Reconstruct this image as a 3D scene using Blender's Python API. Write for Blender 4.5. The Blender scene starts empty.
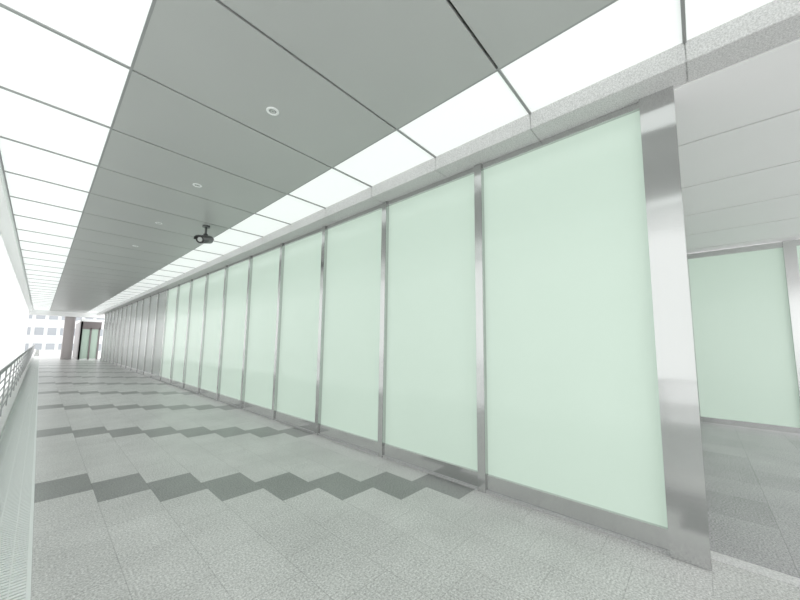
import bpy, math, random
from mathutils import Vector, Matrix
random.seed(3)
sc=bpy.context.scene
sc.view_settings.view_transform='Standard'
sc.view_settings.look='None'
sc.view_settings.exposure=1.17

# ---------------------------------------------------------------- camera
F=326.846; CY=310.558
ya,pi_,ro=map(math.radians,(47.585,5.895,-0.701))
fw=Vector((math.sin(ya)*math.cos(pi_),math.cos(ya)*math.cos(pi_),math.sin(pi_)))
R=Vector((math.cos(ya),-math.sin(ya),0))
U=Vector((-math.sin(ya)*math.sin(pi_),-math.cos(ya)*math.sin(pi_),math.cos(pi_)))
R2=R*math.cos(ro)-U*math.sin(ro); U2=R*math.sin(ro)+U*math.cos(ro)
cd=bpy.data.cameras.new('camera'); cam=bpy.data.objects.new('camera',cd)
sc.collection.objects.link(cam)
cd.sensor_width=36; cd.lens=36*F/800; cd.shift_y=(CY-300)/800
cd.clip_start=0.02; cd.clip_end=500
m=Matrix.Identity(4)
for i in range(3):
    m[i][0]=R2[i]; m[i][1]=U2[i]; m[i][2]=-fw[i]
m[2][3]=1.5
cam.matrix_world=m
sc.camera=cam

# ---------------------------------------------------------------- world
w=bpy.data.worlds.new('overcast_sky'); sc.world=w; w.use_nodes=True
bg=w.node_tree.nodes['Background']
bg.inputs[0].default_value=(1.0,1.0,1.0,1); bg.inputs[1].default_value=1.05

# ---------------------------------------------------------------- materials
def mat(name,col,rough=0.5,metal=0.0,spec=0.5,emit=0,ecol=None,noise=None,coat=0):
    m=bpy.data.materials.new(name); m.use_nodes=True
    nt=m.node_tree; b=nt.nodes['Principled BSDF']
    b.inputs['Base Color'].default_value=(*col,1)
    b.inputs['Roughness'].default_value=rough
    b.inputs['Metallic'].default_value=metal
    b.inputs['Specular IOR Level'].default_value=spec
    b.inputs['Coat Weight'].default_value=coat
    if emit:
        b.inputs['Emission Color'].default_value=(*(ecol or col),1)
        b.inputs['Emission Strength'].default_value=emit
    if noise:
        sc_,amt=noise
        g=nt.nodes.new('ShaderNodeNewGeometry')
        n=nt.nodes.new('ShaderNodeTexNoise'); n.inputs['Scale'].default_value=sc_; n.inputs['Detail'].default_value=3
        nt.links.new(g.outputs['Position'],n.inputs['Vector'])
        r=nt.nodes.new('ShaderNodeMapRange')
        r.inputs['From Min'].default_value=.25; r.inputs['From Max'].default_value=.75
        r.inputs['To Min'].default_value=1-amt; r.inputs['To Max'].default_value=1+amt
        nt.links.new(n.outputs['Fac'],r.inputs['Value'])
        mx=nt.nodes.new('ShaderNodeVectorMath'); mx.operation='SCALE'
        mx.inputs[0].default_value=col
        nt.links.new(r.outputs[0],mx.inputs['Scale'])
        nt.links.new(mx.outputs[0],b.inputs['Base Color'])
    return m

def steel(name,col=(0.60,0.60,0.60),rough=0.16,horizontal=True,bump=.01,wavy=0.0):
    m=mat(name,col,rough,1.0)
    nt=m.node_tree; b=nt.nodes['Principled BSDF']
    g=nt.nodes.new('ShaderNodeNewGeometry')
    mp=nt.nodes.new('ShaderNodeMapping'); mp.inputs['Scale'].default_value=(2,2,160) if horizontal else (160,2,160)
    n=nt.nodes.new('ShaderNodeTexNoise'); n.inputs['Scale'].default_value=1.5; n.inputs['Detail'].default_value=2
    nt.links.new(g.outputs['Position'],mp.inputs[0]); nt.links.new(mp.outputs[0],n.inputs['Vector'])
    r=nt.nodes.new('ShaderNodeMapRange'); r.inputs['To Min'].default_value=rough-.05; r.inputs['To Max'].default_value=rough+.05
    nt.links.new(n.outputs['Fac'],r.inputs['Value']); nt.links.new(r.outputs[0],b.inputs['Roughness'])
    bp=nt.nodes.new('ShaderNodeBump'); bp.inputs['Strength'].default_value=bump; bp.inputs['Distance'].default_value=.01
    nt.links.new(n.outputs['Fac'],bp.inputs['Height'])
    last=bp
    if wavy:
        # slow waviness of the sheet metal
        n2=nt.nodes.new('ShaderNodeTexNoise'); n2.inputs['Scale'].default_value=1.3; n2.inputs['Detail'].default_value=0
        mp2=nt.nodes.new('ShaderNodeMapping'); mp2.inputs['Scale'].default_value=(.3,.3,1.6)
        nt.links.new(g.outputs['Position'],mp2.inputs[0]); nt.links.new(mp2.outputs[0],n2.inputs['Vector'])
        bp2=nt.nodes.new('ShaderNodeBump'); bp2.inputs['Strength'].default_value=1.0; bp2.inputs['Distance'].default_value=wavy
        nt.links.new(n2.outputs['Fac'],bp2.inputs['Height']); nt.links.new(bp.outputs[0],bp2.inputs['Normal'])
        last=bp2
    nt.links.new(last.outputs[0],b.inputs['Normal'])
    return m

def tile_mat(name,light,dark,tx,ty,shift,xo,yo,period=None,rough=.45,jitter=.06,grout_mul=.76,spec=.5):
    """granite pavers in columns of width tx, length ty, each column shifted by `shift`"""
    m=bpy.data.materials.new(name); m.use_nodes=True
    nt=m.node_tree; L=nt.links; b=nt.nodes['Principled BSDF']
    def M(op,a,bb=None,c=None):
        n=nt.nodes.new('ShaderNodeMath'); n.operation=op
        for k,v in enumerate((a,bb,c)):
            if v is None: continue
            if isinstance(v,(int,float)): n.inputs[k].default_value=v
            else: L.new(v,n.inputs[k])
        return n.outputs[0]
    g=nt.nodes.new('ShaderNodeNewGeometry'); s=nt.nodes.new('ShaderNodeSeparateXYZ'); L.new(g.outputs['Position'],s.inputs[0])
    u=M('DIVIDE',M('SUBTRACT',s.outputs[0],xo),tx); i=M('FLOOR',u); fu=M('SUBTRACT',u,i)
    v=M('DIVIDE',M('SUBTRACT',M('ADD',s.outputs[1],M('MULTIPLY',i,shift)),yo),ty); j=M('FLOOR',v); fv=M('SUBTRACT',v,j)
    du=M('MULTIPLY',M('MINIMUM',fu,M('SUBTRACT',1.0,fu)),tx)
    dv=M('MULTIPLY',M('MINIMUM',fv,M('SUBTRACT',1.0,fv)),ty)
    d=M('MINIMUM',du,dv); grout=M('LESS_THAN',d,.0028)
    cb=nt.nodes.new('ShaderNodeCombineXYZ'); L.new(i,cb.inputs[0]); L.new(j,cb.inputs[1])
    wn=nt.nodes.new('ShaderNodeTexWhiteNoise'); wn.noise_dimensions='3D'; L.new(cb.outputs[0],wn.inputs['Vector'])
    n1=nt.nodes.new('ShaderNodeTexNoise'); n1.inputs['Scale'].default_value=75; n1.inputs['Detail'].default_value=5; n1.inputs['Roughness'].default_value=.72
    L.new(g.outputs['Position'],n1.inputs['Vector'])
    n2=nt.nodes.new('ShaderNodeTexNoise'); n2.inputs['Scale'].default_value=1.6; n2.inputs['Detail'].default_value=7; n2.inputs['Roughness'].default_value=.62
    L.new(g.outputs['Position'],n2.inputs['Vector'])
    fac=M('ADD',1-jitter/2,M('MULTIPLY',wn.outputs['Value'],jitter))
    fac=M('ADD',fac,M('MULTIPLY',M('SUBTRACT',n1.outputs['Fac'],.5),2.9))
    fac=M('ADD',fac,M('MULTIPLY',M('SUBTRACT',n2.outputs['Fac'],.5),.5))
    fac=M('MULTIPLY',fac,M('SUBTRACT',1.0,M('MULTIPLY',grout,1-grout_mul)))
    mix=nt.nodes.new('ShaderNodeMix'); mix.data_type='RGBA'
    mix.inputs['A'].default_value=(*light,1); mix.inputs['B'].default_value=(*dark,1)
    if period:
        jm=M('FLOORED_MODULO',j,float(period)); L.new(M('LESS_THAN',jm,.5),mix.inputs['Factor'])
    else: mix.inputs['Factor'].default_value=0
    sv=nt.nodes.new('ShaderNodeVectorMath'); sv.operation='SCALE'
    L.new(mix.outputs['Result'],sv.inputs[0]); L.new(fac,sv.inputs['Scale'])
    L.new(sv.outputs[0],b.inputs['Base Color'])
    b.inputs['Roughness'].default_value=rough; b.inputs['Specular IOR Level'].default_value=spec
    bp=nt.nodes.new('ShaderNodeBump'); bp.inputs['Strength'].default_value=.12; bp.inputs['Distance'].default_value=.003
    L.new(M('SUBTRACT',M('MULTIPLY',n1.outputs['Fac'],.2),grout),bp.inputs['Height']); L.new(bp.outputs[0],b.inputs['Normal'])
    return m

M_floor=tile_mat('granite_paving',(.53,.53,.52),(.235,.243,.235),.4,.6,.4,0.09,4.63,5,rough=.30,spec=.55,jitter=.06)
M_floor_in=tile_mat('granite_paving_inner',(.36,.35,.36),(.3,.3,.3),.6,.6,0,0.1,0.2,None,rough=.25,jitter=.2)
M_granite=mat('granite_trim',(.60,.60,.595),.5,noise=(110,.3))
M_granite_d=mat('granite_skirting',(.42,.42,.42),.45,noise=(110,.35))
M_concrete=mat('pale_concrete',(.62,.63,.62),.7,noise=(8,.05))
M_conc_d=mat('drain_channel_concrete',(.25,.26,.25),.7,noise=(8,.05))
M_gray=mat('satin_ceiling_panel',(.455,.465,.455),.35,0.0,noise=(.8,.03))
M_gap=mat('joint_shadow_gap',(.10,.105,.10),.8)
M_bar=mat('ceiling_bar_metal',(.34,.35,.345),.5,0.3)
M_lum=mat('luminous_ceiling_panel',(.6,.62,.61),.5,emit=.27,ecol=(.96,1.0,.985))
M_glass=mat('frosted_green_glass',(.465,.545,.485),.14,0,.5,emit=.135,ecol=(.74,.92,.79),noise=(.5,.015))  # emission stands in for backlight through the panes, and brightens the hall ceiling
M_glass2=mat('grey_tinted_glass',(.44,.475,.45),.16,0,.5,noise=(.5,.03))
M_steel=steel('brushed_stainless')
M_steelc=steel('polished_stainless_cladding',(.62,.62,.62),.13,wavy=.035)
M_steel2=steel('brushed_stainless_rail',horizontal=False)
M_rail=mat('painted_grey_rail',(.34,.35,.35),.35,.3)
M_slat=mat('inner_ceiling_aluminium',(.84,.84,.835),.35,0.0,noise=(.7,.02))
M_white=mat('white_paint',(.86,.87,.865),.5)
M_grate=mat('galvanised_grating',(.74,.77,.755),.55,.0)
M_dark=mat('dark_door_frame',(.17,.15,.15),.35)
M_doorg=mat('green_door_glass',(.42,.52,.45),.1)
M_black=mat('black_plastic',(.03,.03,.03),.3)
M_grey_pl=mat('grey_camera_housing',(.10,.105,.105),.35)
M_lens=mat('downlight_lens',(.55,.57,.55),.3,noise=(60,.15))
M_pink=mat('pinkish_stone_cladding',(.50,.46,.46),.5,noise=(20,.06))
M_fac=mat('building_facade_white',(.56,.58,.58),.6,noise=(.6,.03))
M_win=mat('building_window_glass',(.28,.30,.32),.15)
# frosted white screen glass (lets daylight through)
M_screen=bpy.data.materials.new('frosted_white_screen_glass'); M_screen.use_nodes=True
nt=M_screen.node_tree; nt.nodes.remove(nt.nodes['Principled BSDF'])
tr=nt.nodes.new('ShaderNodeBsdfTranslucent'); tr.inputs[0].default_value=(.90,.92,.91,1)
gl=nt.nodes.new('ShaderNodeBsdfGlossy'); gl.inputs['Roughness'].default_value=.2; gl.inputs[0].default_value=(.9,.9,.9,1)
df=nt.nodes.new('ShaderNodeBsdfDiffuse'); df.inputs[0].default_value=(.85,.86,.86,1)
m1=nt.nodes.new('ShaderNodeMixShader'); m1.inputs[0].default_value=.33
nt.links.new(tr.outputs[0],m1.inputs[1]); nt.links.new(df.outputs[0],m1.inputs[2])
m2=nt.nodes.new('ShaderNodeMixShader'); m2.inputs[0].default_value=.05
nt.links.new(m1.outputs[0],m2.inputs[1]); nt.links.new(gl.outputs[0],m2.inputs[2])
nt.links.new(m2.outputs[0],nt.nodes['Material Output'].inputs['Surface'])

# ---------------------------------------------------------------- mesh helper
class B:
    def __init__(s,name): s.n=name; s.v=[]; s.f=[]; s.mi=[]; s.mats=[]; s.sm=[]
    def _m(s,m):
        if m not in s.mats: s.mats.append(m)
        return s.mats.index(m)
    def quad(s,pts,m):
        k=len(s.v); s.v+=pts; s.f.append([k,k+1,k+2,k+3]); s.mi.append(s._m(m)); s.sm.append(False)
    def box(s,x0,x1,y0,y1,z0,z1,m,bev=0):
        k=len(s.v); i=s._m(m)
        if bev<=0:
            s.v+=[(x,y,z) for x in (x0,x1) for y in (y0,y1) for z in (z0,z1)]
            for f in ((0,1,3,2),(4,6,7,5),(0,4,5,1),(2,3,7,6),(0,2,6,4),(1,5,7,3)):
                s.f.append([k+a for a in f]); s.mi.append(i); s.sm.append(False)
        else:
            import bmesh
            bm=bmesh.new(); bmesh.ops.create_cube(bm,size=1)
            for v in bm.verts:
                v.co=Vector(((x0+x1)/2+v.co.x*(x1-x0),(y0+y1)/2+v.co.y*(y1-y0),(z0+z1)/2+v.co.z*(z1-z0)))
            bmesh.ops.bevel(bm,geom=bm.edges[:],offset=bev,segments=2,affect='EDGES')
            bm.verts.index_update()
            s.v+=[tuple(v.co) for v in bm.verts]
            for f in bm.faces:
                s.f.append([k+v.index for v in f.verts]); s.mi.append(i); s.sm.append(False)
            bm.free()
    def tube(s,p,q,r,m,n=14,r2=None,caps=True):
        p=Vector(p);q=Vector(q);d=(q-p).normalized()
        a=d.orthogonal().normalized(); b=d.cross(a); k=len(s.v); i=s._m(m); r2=r if r2 is None else r2
        for c,rr in ((p,r),(q,r2)):
            for t in range(n):
                an=2*math.pi*t/n; s.v.append(tuple(c+(a*math.cos(an)+b*math.sin(an))*rr))
        for t in range(n):
            u=(t+1)%n; s.f.append([k+t,k+u,k+n+u,k+n+t]); s.mi.append(i); s.sm.append(True)
        if caps:
            s.f.append([k+t for t in range(n)][::-1]); s.mi.append(i); s.sm.append(False)
            s.f.append([k+n+t for t in range(n)]); s.mi.append(i); s.sm.append(False)
    def ring(s,c,r0,r1,z0,z1,m,n=28):
        """annular bezel, axis z"""
        k=len(s.v); i=s._m(m)
        for r,z in ((r0,z1),(r0,z0),(r1*.97,z0),(r1,z0+(z1-z0)*.3),(r1,z1)):
            for t in range(n):
                an=2*math.pi*t/n; s.v.append((c[0]+r*math.cos(an),c[1]+r*math.sin(an),z))
        for q in range(4):
            for t in range(n):
                u=(t+1)%n; s.f.append([k+q*n+t,k+q*n+u,k+(q+1)*n+u,k+(q+1)*n+t]); s.mi.append(i); s.sm.append(True)
    def obj(s,parent=None):
        me=bpy.data.meshes.new(s.n); me.from_pydata(s.v,[],s.f)
        for m in s.mats: me.materials.append(m)
        me.polygons.foreach_set('material_index',s.mi); me.polygons.foreach_set('use_smooth',s.sm)
        me.update()
        o=bpy.data.objects.new(s.n,me); sc.collection.objects.link(o)
        if parent: o.parent=parent
        return o
def empty(name,loc=(0,0,0)):
    e=bpy.data.objects.new(name,None); e.location=loc; sc.collection.objects.link(e); return e

W=3.229; S=1.502; Y0=1.744; ZT=3.547; HC=3.695
XB=2.966; XG1=.319; XG2=2.288; T=1.111; J0=-.052
YEND=36.0; YBACK=-3.4; XL=-.50; XF=.09
XIN=9.3

# ---------------------------------------------------------------- floor
b=B('floor'); b.box(XF,W+.14,YBACK,75,-.15,0,M_floor); b.obj()
b=B('floor_inner_hall'); b.box(W+.26,XIN+.3,YBACK-2,12,-.15,0,M_floor_in); b.obj()
b=B('trim_1'); b.box(W+.14,W+.26,YBACK,40,-.15,.004,M_granite); b.obj()   # threshold stone
# drainage grating
b=B('drain_grating')
b.box(-.28,XF,YBACK,75,-.15,-.03,M_conc_d)
b.box(XF-.02,XF,YBACK,75,-.03,0,M_grate); b.box(-.28,-.26,YBACK,75,-.03,0,M_grate)
y=-2.0
while y<45:
    b.box(-.26,XF-.02,y,y+.024,-.03,-.001,M_grate); y+=.038
for x in (-.18,-.09,0.0): b.box(x-.003,x+.003,YBACK,75,-.03,-.002,M_grate)
b.obj()
# exterior ground
b=B('street_ground'); b.box(-60,-.82,-40,160,-4.2,-4.0,M_concrete); b.obj()

# ---------------------------------------------------------------- railing on left
b=B('balustrade_rail')
b.box(-.50,-.28,YBACK,75,-.15,.10,M_concrete)
y=-1.0
while y<60:
    b.box(-.38,-.36,y,y+.045,.10,.98,M_rail); y+=1.5
for z in (.24,.38,.52,.66,.80): b.tube((-.37,YBACK,z),(-.37,60,z),.010,M_rail,8)
b.tube((-.36,YBACK,1.0),(-.36,60,1.0),.026,M_rail,16)
b.obj()
# frosted screen glazing of the open side
b=B('window_1')
y=-3.4
while y<YEND:
    b.box(-.72,-.695,y-.01,y+.01,-.15,HC,M_white)
    b.quad([(-.70,y,-.15),(-.70,y+1.107,-.15),(-.70,y+1.107,HC),(-.70,y,HC)],M_screen)
    y+=1.111
b.box(-.78,-.52,YBACK,YEND,HC-.12,HC+.1,M_white)
b.obj()

# ---------------------------------------------------------------- ceiling
b=B('ceiling')
b.box(-.78,W+.35,YBACK,YEND+2,HC+.12,HC+.3,M_gap)
k0=int((YBACK-J0)/T); k1=int((YEND-J0)/T)+1
g=.011
for k in range(k0,k1):
    ya_,yb_=J0+k*T+g,J0+(k+1)*T-g
    b.box(XG1+.006,XG2-.006,ya_,yb_,HC,HC+.03,M_gray)
    b.box(XG2+.012,XB+.02,ya_,yb_,HC+.012,HC+.03,M_lum)
    b.box(XL+.0,XG1-.012,ya_,yb_,HC+.012,HC+.03,M_lum)
    for x0,x1 in ((XL,XG1-.012),(XG2+.012,XB+.02)):
        b.box(x0,x1,J0+k*T-g,J0+k*T+g,HC,HC+.04,M_bar)
for x in (XG1,XG2): b.box(x-.012,x+.006 if x==XG1 else x+.012,YBACK,YEND,HC+.002,HC+.05,M_bar)
b.obj()

# granite beam above glazing
b=B('granite_beam')
L=1.111
for k in range(k0,k1+3):
    y0,y1=J0+k*L+.002,J0+(k+1)*L-.002
    b.box(XB,W-.01,y0,y1,ZT,HC+.1,M_granite,.004)
b.box(XB+.01,W-.02,YBACK,YEND,ZT+.006,HC+.09,M_granite)
b.obj()

# ---------------------------------------------------------------- glass partition
part=empty('glass_partition')
b=B('posts')
PW=.09
kN=int((34-Y0)/S)
for k in range(0,kN+1):
    y=Y0+k*S
    b.box(W-.045,W+.09,y-PW/2,y+PW/2,0,ZT,M_steel,.003)
b.obj(part)
b=B('corner_post'); b.box(W-.05,W+.17,.03,.25,0,ZT+.02,M_steelc,.004); b.obj(part)
b=B('rails')
b.box(W-.02,W+.09,.24,34,0.0,.175,M_steel2,.002)
b.box(W-.032,W-.02,.24,34,0.0,.03,M_granite_d)
b.box(W-.02,W+.09,.24,34,ZT-.06,ZT,M_steel2,.002)
b.obj(part)
b=B('frosted_panes')
for k in range(-1,kN):
    y0=Y0+k*S+PW/2 if k>=0 else .25
    y1=Y0+(k+1)*S-PW/2
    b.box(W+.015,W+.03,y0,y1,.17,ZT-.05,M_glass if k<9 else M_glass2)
b.obj(part)

# ---------------------------------------------------------------- inner hall
part2=empty('glass_partition',(0,0,0))
b=B('posts'); b2=B('frosted_panes'); b3=B('rails')
for k in range(-2,6):
    y=-1.35+k*S
    b.box(XIN-.05,XIN+.06,y-.08,y+.08,0,ZT-.03,M_steel,.003)
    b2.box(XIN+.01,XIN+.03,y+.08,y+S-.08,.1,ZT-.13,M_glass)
b3.box(XIN-.02,XIN+.06,-4.4,7.7,0,.1,M_steel2); b3.box(XIN-.02,XIN+.06,-4.4,7.7,ZT-.14,ZT-.03,M_steel2)
for q in (b,b2,b3): q.obj(part2)
b=B('ceiling_inner_hall')
b.box(W-.01,XIN+.3,-3.4,12,ZT+.02,ZT+.1,M_gap)
xs=[W-.02]+[4.2+1.19*i for i in range(5)]
xs=[q for q in xs if q<XIN-.1]+[XIN+.3]
for a,c in zip(xs[:-1],xs[1:]):
    y=-3.4
    while y<12:
        b.box(a+.012,c-.012,y+.003,y+3.7-.003,ZT-.012,ZT+.02,M_slat); y+=3.7
b.obj()

# ---------------------------------------------------------------- downlights
def downlight(x,y):
    b=B('recessed_downlight')
    b.ring((x,y),.034,.058,HC-.007,HC+.004,M_white)
    b.tube((x,y,HC-.003),(x,y,HC-.0005),.035,M_bar,24)
    b.ring((x,y),.012,.020,HC-.007,HC,M_lens)
    b.obj()
for i in range(4): downlight(1.31,2.87+2.222*i)

# ---------------------------------------------------------------- security camera
cx_,cy_=1.95,6.8
e=empty('security_camera')
b=B('mount'); b.tube((cx_,cy_,HC),(cx_,cy_,HC-.03),.065,M_grey_pl,20); b.tube((cx_,cy_,HC-.03),(cx_,cy_,HC-.18),.02,M_grey_pl,12)
b.tube((cx_,cy_,HC-.16),(cx_,cy_,HC-.23),.04,M_grey_pl,16); b.obj(e)
b=B('housing')
d=Vector((-.62,-.75,-.28)).normalized(); c=Vector((cx_,cy_,HC-.27))
b.tube(c-d*.18,c+d*.19,.07,M_grey_pl,20); b.tube(c+d*.19,c+d*.21,.074,M_black,20)
b.tube(c+d*.21,c+d*.22,.04,M_lens,16); b.tube(c-d*.18,c-d*.22,.07,M_grey_pl,20,r2=.04)
b.obj(e)
b=B('sunshield')
side=d.cross(Vector((0,0,1))).normalized(); upv=side.cross(d).normalized(); i=b._m(M_black); n=10
for s0 in (-.18,.27):
    for q in range(n+1):
        an=math.pi*q/n; b.v.append(tuple(c+d*s0+side*math.cos(an)*.085+upv*(math.sin(an)*.085)))
for q in range(n): b.f.append([q,q+1,n+2+q,n+1+q]); b.mi.append(i); b.sm.append(True)
b.obj(e)

# ---------------------------------------------------------------- far end
e=empty('entrance_vestibule')
b=B('frame')
b.box(2.1,3.3,36.0,36.25,2.4,3.0,M_dark); 
for x in (2.1,2.65,3.15): b.box(x,x+.1,36,36.2,0,2.5,M_dark)
b.box(2.1,2.2,36,42,0,3,M_dark); b.box(2.1,3.6,36,42,3,3.2,M_white)
b.obj(e)
b=B('door_leaves'); b.box(2.2,2.65,36.05,36.1,.05,2.4,M_doorg); b.box(2.75,3.15,36.05,36.1,.05,2.4,M_doorg); b.obj(e)
b=B('end_column'); b.box(1.2,1.8,37,37.7,0,3.7,M_pink,.02); b.obj()
b=B('end_lintel'); b.box(-.8,3.6,YEND,YEND+.6,3.35,4.1,M_white); b.obj()
e=empty('office_building')
b=B('facade'); b.box(-14,30,110,125,-4,22,M_fac); b.obj(e)
b=B('window_bands')
for z in (-1,2.6,6.2,9.8,13.4):
    for q in range(22):
        b.box(-13+q*2,-11.6+q*2,109.9,110.05,z,z+1.7,M_win)
b.obj(e)
